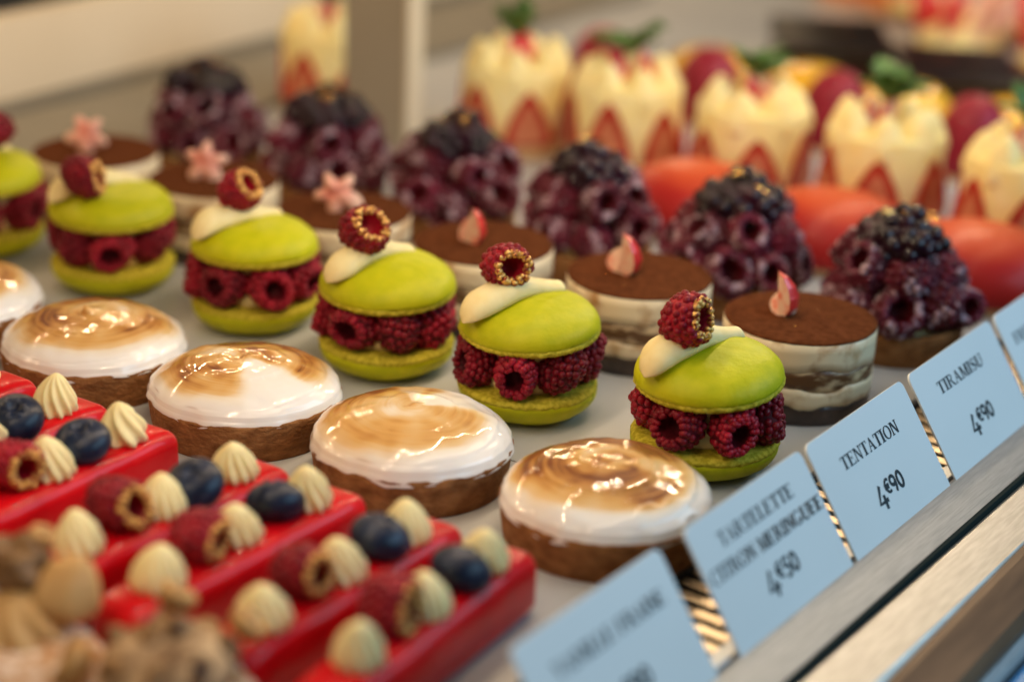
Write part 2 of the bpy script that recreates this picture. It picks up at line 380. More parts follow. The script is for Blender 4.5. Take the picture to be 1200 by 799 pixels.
rt = strip('rear_strip', -.95, 1.3, .575, .70, .0004, .006, m_greytrim, rot=False); tag(rt, 'grey strip lying at the foot of the cream back wall', 'track')  # plain grey strip laid on the rear of the deck
bw = thing('back_wall', 'low cream back wall of the display case behind the rear pastries', 'wall', (.6, .71, 0))
bw_p = strip('panel', -.95, 1.3, 0, .02, .014, .079, m_wall, bw, rot=False); bw_p.location = (.175, .010, .014)
bw_c = strip('skirting', -.95, 1.3, 0, .02, 0, .013, m_greytrim, bw, rot=False); bw_c.location = (.175, .004, 0)
dk = strip('shop_partition', -1.0, 3.2, .90, .93, -.9, 1.2, m_darkwall, rot=False)
tag(dk, 'dark shop partition standing behind the cream back wall', 'wall')
po = thing('case_post', 'upright grey and cream post between the rear strawberry cakes', 'post', (.602, .402, 0))
strip('side_panel', 0, .018, .004, .060, 0, .30, m_post, po, rot=False).location = (.009, .032, 0)
strip('front_strip', 0, .020, 0, .0035, 0, .30, m_postc, po, rot=False).location = (.010, .0018, 0)

# front edge of the case: air grille, tag rail, gasket, ledge, strips standing in for a reflection
gr = thing('air_grille', 'row of gilt grille slats behind the price tags at the front edge', 'grille', fr(.3, -.092, 0), rotz=AL)
bmx = bmesh.new(); rbox(bmx, 1.9, .058, .004, 0); mex = finish(bmx, 'grille_tray', False); mex.materials.append(m_black)
inst('tray', mex, gr, (.25, -.001, -.030))
bms = bmesh.new(); rbox(bms, .0056, .046, .0014, .0004, 1); mes = finish(bms, 'slat', False); mes.materials.append(m_slat)
for i in range(130):
    inst('slat', mes, gr, (-.42+i*.0110, .0025, -.0075), (0, math.radians(-4), 0))
bme = bmesh.new(); rbox(bme, 1.9, .008, .003, .0006, 1); mee = finish(bme, 'grille_edge', False); mee.materials.append(m_steel)
inst('edge_bar', mee, gr, (.25, -.0215, -.0085))

rl = thing('tag_rail', 'brushed steel rail holding the pale blue price tags', 'rail', fr(.3, -.135, 0), rotz=AL)
def prism(name, pts, x0, x1, m, parent, loc=(0, 0, 0)):
    bm = bmesh.new(); A = [bm.verts.new((x0, y, z)) for y, z in pts]; B = [bm.verts.new((x1, y, z)) for y, z in pts]
    n = len(pts); bm.faces.new(A); bm.faces.new(B[::-1])
    for k in range(n): bm.faces.new((A[k], B[k], B[(k+1) % n], A[(k+1) % n]))
    bmesh.ops.recalc_face_normals(bm, faces=bm.faces)
    me = finish(bm, name, False); me.materials.append(m); return inst(name, me, parent, loc)
prism('channel', [(.0165, -.030), (.0165, -.0075), (.0160, -.0062), (.0145, -.0055), (.0105, -.0060), (-.0061, -.0096), (-.0061, -.030)], -.8, 1.0, m_steel, rl)
prism('gasket', [(-.0063, -.030), (-.0063, -.0094), (-.0085, -.0094), (-.0090, -.0104), (-.0090, -.030)], -.8, 1.0, m_gasket, rl)
lg = thing('counter_ledge', 'pale satin ledge along the outside of the tag rail', 'ledge', fr(.3, -.158, 0), rotz=AL)
prism('ledge_top', [(.0137, -.05), (.0137, -.0125), (.012, -.0118), (-.0105, -.0135), (-.0130, -.0155), (-.0130, -.05)], -.8, 1.0, m_ledge, lg)
wd = thing('brown_reflection', 'brown strip standing in for a reflection outside the pale ledge at lower right', 'reflection_strip', fr(.3, -.185, 0), rotz=AL+.015)  # brown part of a blurred reflection, built as a solid strip
prism('reflection_strip', [(.0137, -.06), (.0137, -.0118), (.0100, -.0120), (-.0060, -.0180), (-.0090, -.0235), (-.0090, -.06)], -.8, 1.0, m_reflbrown, wd)
prism('grey_reflection', [(-.0093, -.06), (-.0093, -.0250), (-.0125, -.0262), (-.0145, -.0285), (-.0145, -.06)], -.8, 1.0, m_steel, wd, (0, 0, -.002))  # grey band between the brown and blue of that reflection
bl = thing('blue_reflection', 'blue strip standing in for a reflection in the lower right corner beyond the brown one', 'panel', fr(.3, -.225, 0), rotz=AL+.02)  # blue part of the same reflection, built as a solid strip
prism('reflection_face', [(.024, -.09), (.024, -.031), (.018, -.030), (-.06, -.046), (-.06, -.09)], -.8, 1.0, m_reflblue, bl, (0, 0, -.002))

# ------------------------------------------------------------------ lettering
class Pen:
    def __init__(s): s.bm = bmesh.new(); s.k = 0
    def poly(s, pts):
        s.k += 1; z = .00012+2e-6*s.k
        try: s.bm.faces.new([s.bm.verts.new((x, y, z)) for x, y in pts])
        except ValueError: pass
    def rect(s, x0, y0, x1, y1): s.poly([(x0, y0), (x1, y0), (x1, y1), (x0, y1)])
    def stroke(s, pts, ws):
        if not hasattr(ws, '__len__'): ws = [ws]*len(pts)
        L = []; R = []
        for i, p in enumerate(pts):
            a = pts[max(0, i-1)]; b = pts[min(len(pts)-1, i+1)]
            dx, dy = b[0]-a[0], b[1]-a[1]; d = math.hypot(dx, dy) or 1
            nx, ny = -dy/d*ws[i]/2, dx/d*ws[i]/2
            L.append((p[0]+nx, p[1]+ny)); R.append((p[0]-nx, p[1]-ny))
        for i in range(len(pts)-1): s.poly([L[i], R[i], R[i+1], L[i+1]])
def arcpts(cx, cy, rx, ry, a0, a1, n=18): return [(cx+rx*math.cos(math.radians(a0+(a1-a0)*i/n)), cy+ry*math.sin(math.radians(a0+(a1-a0)*i/n))) for i in range(n+1)]
TH, TN = .20, .07
def serif_glyph(ch):
    """list of (kind, data) in cap-height units, and advance"""
    g = []
    def R(*a): g.append(('r', a))
    def S(p, w): g.append(('s', (p, w)))
    def stem(x, y0=0, y1=1, w=TH, s0=True, s1=True, sw=.10):
        R(x-w/2, y0, x+w/2, y1)
        if s0: R(x-w/2-sw, y0, x+w/2+sw, y0+TN)
        if s1: R(x-w/2-sw, y1-TN, x+w/2+sw, y1)
    def ringw(pts, cx): return [TN+(TH-TN)*min(1, abs(p[0]-cx)/.34)**1.6 for p in pts]
    if ch == 'I': stem(.2); adv = .42
    elif ch == 'T':
        stem(.38, s1=False); R(.03, 1-TN, .73, 1); R(.03, .76, .08, 1); R(.68, .76, .73, 1); adv = .76
    elif ch in 'EF':
        stem(.18); R(.18, 1-TN, .66, 1); R(.61, .78, .66, 1); R(.2, .50, .5, .50+TN); R(.46, .40, .51, .65)
        if ch == 'E': R(.18, 0, .70, TN); R(.65, 0, .70, .24)
        adv = .76
    elif ch == 'L': stem(.18); R(.18, 0, .66, TN); R(.61, 0, .66, .26); adv = .70
    elif ch == 'N':
        stem(.14, w=TN+.02, sw=.09); stem(.70, w=TN+.02, s0=False, sw=.09); g.append(('p', [(.10, 1), (.29, 1), (.735, 0), (.62, 0)])); adv = .86
    elif ch == 'M':
        stem(.14, w=TN+.02, sw=.09); stem(.82, sw=.09); g.append(('p', [(.10, 1), (.28, 1), (.52, .06), (.44, 0)])); g.append(('p', [(.44, 0), (.50, .0), (.80, 1), (.74, 1)])); adv = 1.0
    elif ch == 'A':
        S([(.40, 1), (.13, 0)], TN+.01); g.append(('p', [(.33, 1.0), (.44, 1.0), (.77, 0), (.58, 0)])); R(.22, .32, .60, .32+TN)
        R(.02, 0, .25, TN); R(.48, 0, .86, TN); adv = .86
    elif ch == 'V':
        S([(.44, 0), (.70, 1)], TN+.01); g.append(('p', [(.06, 1), (.25, 1), (.47, 0), (.39, 0)])); R(-.02, 1-TN, .36, 1); R(.58, 1-TN, .82, 1); adv = .82
    elif ch in 'RP':
        stem(.18); p = arcpts(.36, .745, .26, .228, 90, -90); S([(.18, .973)]+p+[(.18, .517)], [TN]+ringw(p, .36)+[TN])
        if ch == 'R': g.append(('p', [(.36, .52), (.50, .50), (.84, 0), (.64, 0)])); R(.62, 0, .88, TN)
        adv = .86 if ch == 'R' else .74
    elif ch == 'O': p = arcpts(.42, .5, .33, .48, 0, 360, 36); S(p, ringw(p, .42)); adv = .86
    elif ch in 'CG':
        p = arcpts(.44, .5, .35, .48, 48, 312, 30); S(p, [TN+(TH-TN)*max(0, (.44-q[0])/.35)**1.2 for q in p]); R(.65, .66, .70, .98)
        if ch == 'G': stem(.67, 0.03, .42, w=TH*.9, s0=False)
        adv = .82 if ch == 'C' else .9
    elif ch == 'U':
        R(.10, .3, .10+TH, 1); R(.02, 1-TN, .36, 1); R(.68, .3, .68+TN+.015, 1); R(.58, 1-TN, .86, 1)
        p = arcpts(.435, .30, .265, .27, 180, 360); S(p, [TH-(TH-TN)*i/18 for i in range(19)]); adv = .88
    elif ch == 'S':
        p = arcpts(.30, .735, .20, .237, 30, 210, 14)+[(.22, .56), (.33, .49), (.44, .42)]+arcpts(.31, .262, .225, .235, 30, -150, 14)
        n = len(p); S(p, [TN+(TH+.02-TN)*math.exp(-((i/(n-1)-.5)/.20)**2) for i in range(n)]); R(.46, .70, .505, .97); R(.08, .03, .125, .32); adv = .62
    else: adv = .40
    return g, adv
def sans_glyph(ch):
    w = .21; g = []
    def S(p): g.append(('s', (p, w)))
    if ch == '4': S([(.40, 1), (.06, .28), (.66, .28)]); S([(.46, .56), (.42, -.06)]); adv = .72
    elif ch == '9': S(arcpts(.29, .70, .22, .26, 0, 360, 20)); S([(.51, .70), (.48, .34), (.36, 0)]); adv = .64
    elif ch == '0': S(arcpts(.30, .5, .22, .45, 0, 360, 26)); adv = .64
    elif ch == '5': S([(.54, .96), (.16, .96), (.12, .56)]); S([(.12, .56)]+arcpts(.26, .30, .24, .29, 100, -130, 16)); adv = .62
    elif ch == 'e': S(arcpts(.40, .5, .30, .44, 55, 305, 20)); S([(-.02, .58), (.50, .58)]); S([(-.02, .40), (.46, .40)]); adv = .64
    return g, adv
def write(pen, items, cx, y0, width=None):
    """items: (glyph function, char, size, baseline lift)"""
    tot = sum(f(c)[1]*s for f, c, s, b in items)
    k = width/tot if width else 1
    x = cx-tot*k/2
    for f, c, s, b in items:
        g, adv = f(c)
        for kind, d in g:
            T = lambda p: (x+p[0]*s*k, y0+b+p[1]*s)
            if kind == 'r': pen.poly([T((d[0], d[1])), T((d[2], d[1])), T((d[2], d[3])), T((d[0], d[3]))])
            elif kind == 'p': pen.poly([T(p) for p in d])
            else:
                sub = Pen.__new__(Pen); sub.bm = pen.bm; sub.k = pen.k
                pts = d[0]; ws = d[1] if hasattr(d[1], '__len__') else [d[1]]*len(pts)
                sub.stroke([T(p) for p in pts], [q*s for q in ws]); pen.k = sub.k
        x += adv*s*k
TH2 = .9725; UP = E2*math.cos(TH2)+Vector((0, 0, math.sin(TH2))); NOR = E1.cross(UP)
def price_tag(x0, lines, price, label):
    t = thing('price_tag', label, 'price tag', (0, 0, 0), 'price tags in the rail')
    Mx = Matrix.Identity(4)
    for i in range(3): Mx[i][0], Mx[i][1], Mx[i][2] = E1[i], UP[i], NOR[i]
    Mx.translation = fr(x0, -.1208, -.005); t.matrix_world = Mx
    bm = bmesh.new(); W, H, r = .1052, .0578, .0042; out = [(0, -.004), (W, -.004)]
    out += arcpts(W-r, H-r, r, r, 0, 90, 6)+arcpts(r, H-r, r, r, 90, 180, 6)
    f = bm.faces.new([bm.verts.new((x, y, 0)) for x, y in out])
    e = bmesh.ops.extrude_face_region(bm, geom=[f]); bmesh.ops.translate(bm, vec=(0, 0, -.0011), verts=[v for v in e['geom'] if isinstance(v, bmesh.types.BMVert)])
    bmesh.ops.recalc_face_normals(bm, faces=bm.faces)
    me = finish(bm, 'card', False); me.materials.append(m_tag); inst('card', me, t)
    for txt, cx, cy, wd in lines:
        p = Pen(); s = .0066
        write(p, [(serif_glyph, c, s, 0) for c in txt], cx, cy-s/2, wd)
        me = finish(p.bm, 'lettering', False); me.materials.append(m_ink); inst('lettering', me, t)
    p = Pen(); write(p, [(sans_glyph, price[0], .0112, -.0022), (sans_glyph, 'e', .0072, .0028), (sans_glyph, price[1], .0084, .0014), (sans_glyph, price[2], .0084, .0014)], .0525, .0125, .0300)
    me = finish(p.bm, 'price_lettering', False); me.materials.append(m_ink); inst('price_lettering', me, t)
price_tag(-.0135, [('VANILLE FRAISE', .0558, .0405, .078)], '490', 'blurred pale blue price tag nearest the red bars, bottom of the picture')
price_tag(.1108, [('TARTELETTE', .0530, .0450, .066), ('CITRON MERINGUEE', .0535, .0330, .100)], '450', 'price tag reading TARTELETTE CITRON MERINGUEE in front of the meringue tarts')
price_tag(.2208, [('TENTATION', .0525, .0403, .061)], '490', 'price tag reading TENTATION in front of the green macarons')
price_tag(.3335, [('TIRAMISU', .0510, .0427, .0565)], '490', 'price tag reading TIRAMISU in front of the tiramisu cakes')
price_tag(.4450, [('FRUITS ROUGES', .0520, .0405, .080)], '490', 'price tag cut off by the right edge of the picture')

# ------------------------------------------------------------------ raspberry macarons
def shell_cap(sd):
    bm = bmesh.new(); R = .0372; prof = []
    prof += [(0, .0022), (.030, .0022), (R-.0010, .0026), (R, .0040)]
    for i in range(1, 20):
        a = PI/2*i/19
        prof.append((R*math.cos(a)**.85 if i < 19 else 0, .0040+.0155*math.sin(a)**.95))
    lathe(bm, prof, 96, lambda t, i, r, z: ((r*(1+.022*N3(math.cos(t), math.sin(t), z*40+sd*3)))*math.cos(t), (r*(1+.022*N3(math.cos(t), math.sin(t), z*40+sd*3)))*math.sin(t), z+.0011*N3(r*math.cos(t), r*math.sin(t), sd*.31, 38)+.00035*N3(r*math.cos(t), r*math.sin(t), sd, 160)))
    me = finish(bm, 'shell_cap'); me.materials.append(m_lime); return me
def shell_foot():
    bm = bmesh.new(); prof = [(0, 0), (.030, -.0004), (.0352, -.0002), (.0368, .0010), (.0374, .0022), (.0366, .0036), (.034, .0038)]
    def fn(t, i, r, z):
        k = 1+(.018*N3(math.cos(t)*14, math.sin(t)*14, z*900)+.012*N3(math.cos(t)*40, math.sin(t)*40, z*1500) if 1 < i < 6 else 0)
        return (r*k*math.cos(t), r*k*math.sin(t), z+(.0005*N3(math.cos(t)*18, math.sin(t)*18, 5) if i > 1 else 0))
    lathe(bm, prof, 220, fn); me = finish(bm, 'shell_foot'); me.materials.append(m_foot); return me
CAPS, FOOT = [shell_cap(q) for q in range(6)], shell_foot()
def core_mesh():
    bm = bmesh.new()
    lathe(bm, [(0, 0), (.024, 0), (.0255, .004), (.0225, .010), (.0225, .017), (.0260, .023), (.025, .0265), (0, .0265)], 40,
          lambda t, i, r, z: (r*(1+.05*N3(math.cos(t)*3, math.sin(t)*3, z*150))*math.cos(t), r*(1+.05*N3(math.cos(t)*3, math.sin(t)*3, z*150))*math.sin(t), z))
    me = finish(bm, 'cream_filling'); me.materials.append(m_creamlt); return me
CORE = core_mesh()
def swoosh_mesh(seed):
    """teardrop of cream lying along x, fat end at -x, thin pulled end at +x"""
    bm = bmesh.new(); n, m = 26, 18; rings = []
    for i in range(n+1):
        u = i/n; x = -.032+.066*u
        w = .0094*(max(0, 1-(1-min(1, u/.22))**2))**.5*(1-.50*sstep(.35, 1, u)) if u < 1 else .0012
        w = max(w, .0006); h = w*.86
        yc = .0030*math.sin(u*PI*1.0)+.0008*math.sin(u*9+seed)
        zc = -((x*x)/.17) + .0003*math.sin(u*14+seed)
        ring = []
        for k in range(m):
            a = 2*PI*k/m; zz = h*math.sin(a); zz = max(zz, -.35*h)
            ring.append(bm.verts.new((x, yc+w*math.cos(a), zc+zz+.35*h+(.0014*sstep(.85, 1, u)))))
        rings.append(ring)
    for A, B in zip(rings, rings[1:]):
        for k in range(m): bm.faces.new((A[k], A[(k+1) % m], B[(k+1) % m], B[k]))
    bm.faces.new(rings[0]); bm.faces.new(rings[-1][::-1]); bmesh.ops.recalc_face_normals(bm, faces=bm.faces)
    me = finish(bm, 'cream_swoosh'); me.materials.append(m_creamlt); return me
SW = [swoosh_mesh(s) for s in range(3)]
MAC = [(.256, -.029), (.259, .078), (.262, .172), (.268, .271), (.265, .380), (.262, .488)]
RD = [(.05, -.95, .32), (-.50, -.80, .22), (-.20, -.72, .62), (.0, -.75, .60), (.35, -.90, .05), (-.9, .2, -.1)]
TILT = [(-.03, -.09), (.0, -.055), (.02, -.05), (.0, .01), (.02, -.02), (.0, -.03)]
ML = ['lime macaron filled with raspberries nearest the price tags', 'lime macaron second from the price tags, berry ring on top facing the viewer',
      'lime macaron with raspberries third in its row from the price tags', 'lime macaron with raspberries fourth in its row, cream lying below its top berry',
      'lime macaron with raspberries fifth in its row, its top berry facing right', 'lime macaron with raspberries cut off by the left edge of the picture']
for i, (x, y) in enumerate(MAC):
    rnd = random.Random(40+i)
    t = thing('raspberry_macaron', ML[i], 'macaron', (x, y, 0), 'row of raspberry macarons')
    sz = rnd.uniform(.98, 1.02)
    lo = inst('bottom_shell', CAPS[(i+3) % 6], t, (0, 0, .0178), (PI, 0, rnd.uniform(0, 6)), (sz, sz, sz)); inst('ruffled_foot', FOOT, lo)
    inst('cream_filling', CORE, t, (0, 0, .0176), (0, 0, rnd.uniform(0, 6)))
    n = 7; a0 = rnd.uniform(-.3, .3)+(-2.15)
    for k in range(n):
        a = a0+2*PI*k/n+rnd.uniform(-.06, .06)
        d = (math.cos(a+rnd.uniform(-.2, .2)), math.sin(a+rnd.uniform(-.2, .2)), rnd.uniform(-.12, .12))
        r = .0272+rnd.uniform(-.0008, .0012)
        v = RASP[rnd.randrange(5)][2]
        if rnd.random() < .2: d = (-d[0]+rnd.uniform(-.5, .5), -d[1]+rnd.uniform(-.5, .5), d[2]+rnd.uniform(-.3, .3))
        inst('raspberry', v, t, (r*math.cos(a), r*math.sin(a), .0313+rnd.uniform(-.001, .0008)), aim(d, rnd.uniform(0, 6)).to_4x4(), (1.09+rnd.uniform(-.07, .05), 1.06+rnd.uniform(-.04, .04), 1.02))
    up = inst('top_shell', CAPS[i], t, (0, 0, .0442), (TILT[i][0], TILT[i][1], 0), sz); inst('ruffled_foot', FOOT, up)
    sw = inst('cream_swoosh', SW[i % 3], t, (-.0080+rnd.uniform(-.001, .001), .0065, .0633), (TILT[i][0], TILT[i][1], rnd.uniform(-.36, -.2)), (rnd.uniform(.92, 1.04), rnd.uniform(.92, 1.1), 1))
    o = gilded(t, [(-.0150, .0085, .0785), (-.0065, .0125, .0790), (-.0115, .0085, .0790), (-.006, .0065, .0795), (-.026, -.003, .0745), (.006, -.006, .0785)][i], RD[i], rnd.uniform(0, 6), 1.04, i % 5)

# ------------------------------------------------------------------ meringue tarts
def crust_mesh(R, H, seed):
    bm = bmesh.new()
    prof = [(0, 0), (R*.93, 0), (R*.945, .0012), (R*.965, H*.35), (R*.985, H*.7), (R, H-.0008), (R-.0006, H), (R-.0034, H), (R-.0042, H-.0012), (0, H-.002)]
    def fn(t, i, r, z):
        k = 1+(.006*N3(math.cos(t)*6, math.sin(t)*6, z*300+seed)+.004*N3(math.cos(t)*25, math.sin(t)*25, z*900) if 1 < i < 8 else 0)
        return (r*k*math.cos(t), r*k*math.sin(t), z+(.0007*N3(math.cos(t)*9, math.sin(t)*9, seed) if i in (5, 6, 7) else 0))
    lathe(bm, prof, 140, fn); me = finish(bm, 'crust'); me.materials.append(m_crust); return me
def meringue_mesh(seed, wedge, tip, back, pat, gain=1.0, ring=.45):
    bm = bmesh.new(); R, H = .0495, .0182; n, seg = 64, 200
    prof = [(0, -.001), (R*.80, -.001)]
    us = []
    for i in range(n+1):
        a = PI/2*(i/n); prof.append((R*math.cos(a)**.88 if i < n else 0, H*math.sin(a)**1.10))
    tl = {}
    def fn(t, i, r, z):
        rr = r/R; c, s = math.cos(t), math.sin(t)
        k = 1+.012*N3(c*1.5, s*1.5, seed)
        if i >= 2:
            z2 = z+.0012*N3(r*c*45, r*s*45, seed*3.1)*sstep(1.0, .8, rr)+.0005*N3(r*c*130, r*s*130, seed)*sstep(1.0, .85, rr)
            ph = rr*2.6+t/(2*PI)+.10*N3(c*1.2, s*1.2, seed)
            f = ph-math.floor(ph)
            z2 += ring*.0011*(f**2.2-.3)*sstep(.12, .3, rr)*sstep(1.0, .8, rr)
            if rr < .16: z2 += tip*(1-rr/.16)**2-.0015*(1-rr/.16)*(.5+.5*math.cos(t-2.2))
            if z < .004: z2 += (.0024*N3(c*2.6, s*2.6, seed+7)+.0012*N3(c*7, s*7, seed+9))*(1-z/.004) - .0016
            if z < .006: k *= 1+.02*N3(c*5, s*5, seed+3)
            if tip > .002 and rr < .3:   # the pulled peak leans over
                k *= 1
            x, y = r*k*c+(.006*sstep(.16, 0, rr) if tip > .004 else 0)*-1, r*k*s
        else: x, y, z2 = r*k*c, r*k*s, z
        return (x, y, z2)
    lathe(bm, prof, seg, fn)
    me = finish(bm, 'meringue')
    at = me.attributes.new('torch', 'FLOAT', 'POINT')
    vd = (-.85, -.53)                      # towards the customer: the pale fringe hangs there
    for i, v in enumerate(me.vertices):
        x, y = v.co.x/R, v.co.y/R
        x2, y2 = x-back[0], y-back[1]
        r = math.hypot(x2, y2)+.07*N3(x*2, y*2, seed+11)
        b = sstep(.98, .62, r)
        ang = math.atan2(y, x); rr = math.hypot(x, y)
        ph = rr*2.6+ang/(2*PI)+.10*N3(math.cos(ang)*1.2, math.sin(ang)*1.2, seed); f = ph-math.floor(ph)
        b *= .46+.40*ring*(1-abs(2*f-1))**2+.42*N3(x*2.2, y*2.2, seed+5)+.20*N3(x*6, y*6, seed+8)+.26*sstep(.2, .75, r)
        for (wa, ww, amt) in wedge:
            d = abs((ang-wa+PI) % (2*PI)-PI)+.12*N3(x*4, y*4, seed+2)
            b *= 1-amt*sstep(ww, ww*.45, d)*sstep(.03, .15, rr)
        if rr < .12 and tip < .003: b = max(b, .9*sstep(.11, .02, abs(x*.5+y*.87)*3+rr*.3))
        if pat: b += pat*math.exp(-((r-.62)/.16)**2)*sstep(-.2, .8, math.cos(ang-1.0))
        at.data[i].value = max(0, min(1, b*gain))
    me.materials.append(m_mer); return me
MER = [(.1555, -.030), (.153, .077), (.151, .180), (.150, .284), (.150, .392)]
MP = [dict(seed=3, wedge=[(-1.0, .5, .35)], tip=.0, back=(.07, .05), pat=.40, gain=1.15, ring=1), dict(seed=14, wedge=[(-.35, .75, .85), (.6, .35, .6)], tip=.0012, back=(-.06, .10), pat=.1, gain=.85),
      dict(seed=25, wedge=[(-2.0, .75, .95), (1.6, .5, .6)], tip=.0012, back=(.05, .06), pat=.40, gain=1.1), dict(seed=36, wedge=[], tip=.0055, back=(.08, .05), pat=.2), dict(seed=47, wedge=[(-2.4, .5, .5)], tip=.001, back=(.0, .05), pat=0)]
TL = ['meringue lemon tart nearest the price tags, swirled brown with a chain of glints', 'meringue tart with a pale wedge and a pinched centre, second from the tags',
      'meringue lemon tart with a white streak down its front, third from the tags', 'meringue lemon tart with a pulled peak on top, fourth from the tags', 'meringue lemon tart cut off by the left edge of the picture']
for i, (x, y) in enumerate(MER):
    t = thing('meringue_tart', TL[i], 'tart', (x, y, 0), 'row of meringue tarts')
    inst('crust', crust_mesh(.0492, .0205, i*5.1), t, (0, 0, 0))
    inst('meringue', meringue_mesh(**MP[i]), t, (.0006, .0004, .0198), (0, (.0, .02, .015, 0, 0)[i], 0))

# ------------------------------------------------------------------ red bars with toppings
def bar_mesh(seed):
    bm = bmesh.new(); rbox(bm, .144, .0290, .0305, .0068, 5)
    bmesh.ops.subdivide_edges(bm, edges=[e for e in bm.edges if e.calc_length() > .02], cuts=14, use_grid_fill=True)
    for v in bm.verts:
        if v.co.z > .012: v.co.z -= .0016*(v.co.y/.0145)**2 + .0012*sstep(.055, .072, abs(v.co.x))
        q = Vector((v.co.x*45, v.co.y*45, v.co.z*45+seed))
        v.co += Vector((.0004*noise.noise(q*2), .0007*noise.noise(q+Vector((9, 0, 0))), .0006*noise.noise(q+Vector((0, 9, 0)))))
    me = finish(bm, 'glazed_body'); me.materials.append(m_red); return me
BARS = [(.006, -.0325, .05), (.008, .0105, -.02), (.007, .0630, -.045), (.008, .1075, -.06), (.008, .172, .0), (.011, .2185, .01), (.012, .269, 0), (.012, .319, 0)]
BLb = ['red glazed bar with cream and berries nearest the price tags', 'red glazed bar second from the price tags, tucked behind the nearest bar', 'red glazed bar third from the tags, counting along the row of bars',
       'red glazed bar fourth from the tags, in front of the bar with the crumb', 'red glazed bar with a dark crumb stuck on its front side', 'red glazed bar sixth from the tags, behind the bar with the crumb', 'red glazed bar at the left edge showing only its right end', 'red glazed bar farthest from the tags, mostly outside the left edge']
for i, (x, y, rz) in enumerate(BARS):
    rnd = random.Random(90+i)
    t = thing('raspberry_bar', BLb[i], 'cake bar', (x, y, 0), 'row of red glazed bars', rz)
    inst('glazed_body', bar_mesh(i*3.3), t)
    z = .0295
    DD = DOL if i < 4 else DOLB+[DOL[2]]
    xs = (.0455, .0230, .0005, -.0205, -.0470, -.0690)
    for k, xx in enumerate(xs):
        xx += rnd.uniform(-.0015, .0015); yy = rnd.uniform(-.0015, .0015)
        if k in (0, 2, 4): inst('cream_dollop', DD[(k//2+i) % 3], t, (xx, yy, z-.0002), (0, 0, rnd.uniform(0, 6)), [1.25+rnd.uniform(-.07, .05)]*2+[rnd.uniform(.97, 1.06)])
        elif k == 1: inst('blueberry', BLUE, t, (xx, yy, z-.0012), (rnd.uniform(.05, .5), rnd.uniform(-.5, -.1), rnd.uniform(0, 6)), (1.10, 1.10, 1.0))
        elif k == 3: gilded(t, (xx, yy+.003, z+.0102), (.10+rnd.uniform(-.15, .1), -.95, .02+rnd.uniform(-.05, .15)), rnd.uniform(0, 6), (1.0, .98, 1.08), (i+2) % 5)
    if i == 4:
        bm = bmesh.new()
        for k in range(14): add_ico(bm, Vector((rnd.gauss(0, .0022), -.0006, rnd.gauss(0, .0018))), rnd.uniform(.0007, .0013), None, 1)
        me = finish(bm, 'dark_crumb'); me.materials.append(mat('dried_berry', (.10, .01, .012), (.16, .02, .02), rough=.7, scale=600)); inst('dark_crumb', me, t, (.0130, -.0146, .0190), (0, 0, 0), 1.25)

# ------------------------------------------------------------------ tiramisu
def tira_layers(seed):
    R = .0412; seg = 120
    base_z = [0, .0105, .0205, .0300, .0455]
    def bz(i, t):
        if i in (0, 4): return base_z[i]
        return base_z[i]+.0036*N3(math.cos(t)*2.2, math.sin(t)*2.2, seed+i*7)+.0010*N3(math.cos(t)*7, math.sin(t)*7, seed+i)
    out = []
    for i, m in enumerate((m_tdark, m_tcream, m_tbis, m_tcream)):
        bm = bmesh.new(); rd = R-(.0006, .0, .0003, .0)[i]
        def fn(t, j, r, z):
            zz = bz(i, t)*(1-z)+bz(i+1, t)*z
            k = 1+.003*N3(math.cos(t)*8, math.sin(t)*8, zz*200+seed)
            return (r*k*math.cos(t), r*k*math.sin(t), zz if r > 0 else base_z[i+(1 if z > .5 else 0)])
        lathe(bm, [(0, 0), (rd-.004, 0), (rd, 0), (rd, .33), (rd, .66), (rd, 1), (rd-.004, 1), (0, 1)], seg, fn)
        nm = ('dark_biscuit_layer', 'cream_layer', 'biscuit_layer', 'cream_layer')[i]
        me = finish(bm, nm, True); me.materials.append(m); out.append((nm, me))
    bm = bmesh.new()
    lathe(bm, [(0, 0), (R-.0008, 0), (R-.0001, .0006), (R-.0006, .0012), (R-.003, .0016), (R*.6, .0018), (0, .0019)], seg,
          lambda t, j, r, z: (r*math.cos(t)*(1+.004*N3(math.cos(t)*9, math.sin(t)*9, seed)), r*math.sin(t)*(1+.004*N3(math.cos(t)*9, math.sin(t)*9, seed)), z+.0003*N3(r*math.cos(t), r*math.sin(t), seed, 120)))
    me = finish(bm, 'cocoa_top'); me.materials.append(m_cocoa); out.append(('cocoa_top', me)); return out
TLAY = [tira_layers(s*11.3) for s in range(3)]
def wedge_mesh():
    """quarter of a strawberry, standing; skin outside, cut faces inside"""
    bm = bmesh.new(); prof = [(0, 0), (.0055, .001), (.0082, .0045), (.0086, .009), (.0070, .014), (.0040, .0185), (0, .0215)]
    lathe(bm, prof, 10, None, 0, PI*.55)
    nf = len(bm.faces)
    for a in (0, PI*.55):
        vs = [bm.verts.new((r*math.cos(a), r*math.sin(a), z)) for r, z in prof]
        f = bm.faces.new(vs); f.material_index = 1
    bmesh.ops.remove_doubles(bm, verts=bm.verts, dist=1e-6); bmesh.ops.recalc_face_normals(bm, faces=bm.faces)
    me = finish(bm, 'strawberry_wedge', False); me.materials.append(m_straw); me.materials.append(m_strawin); return me
WEDGE = wedge_mesh()
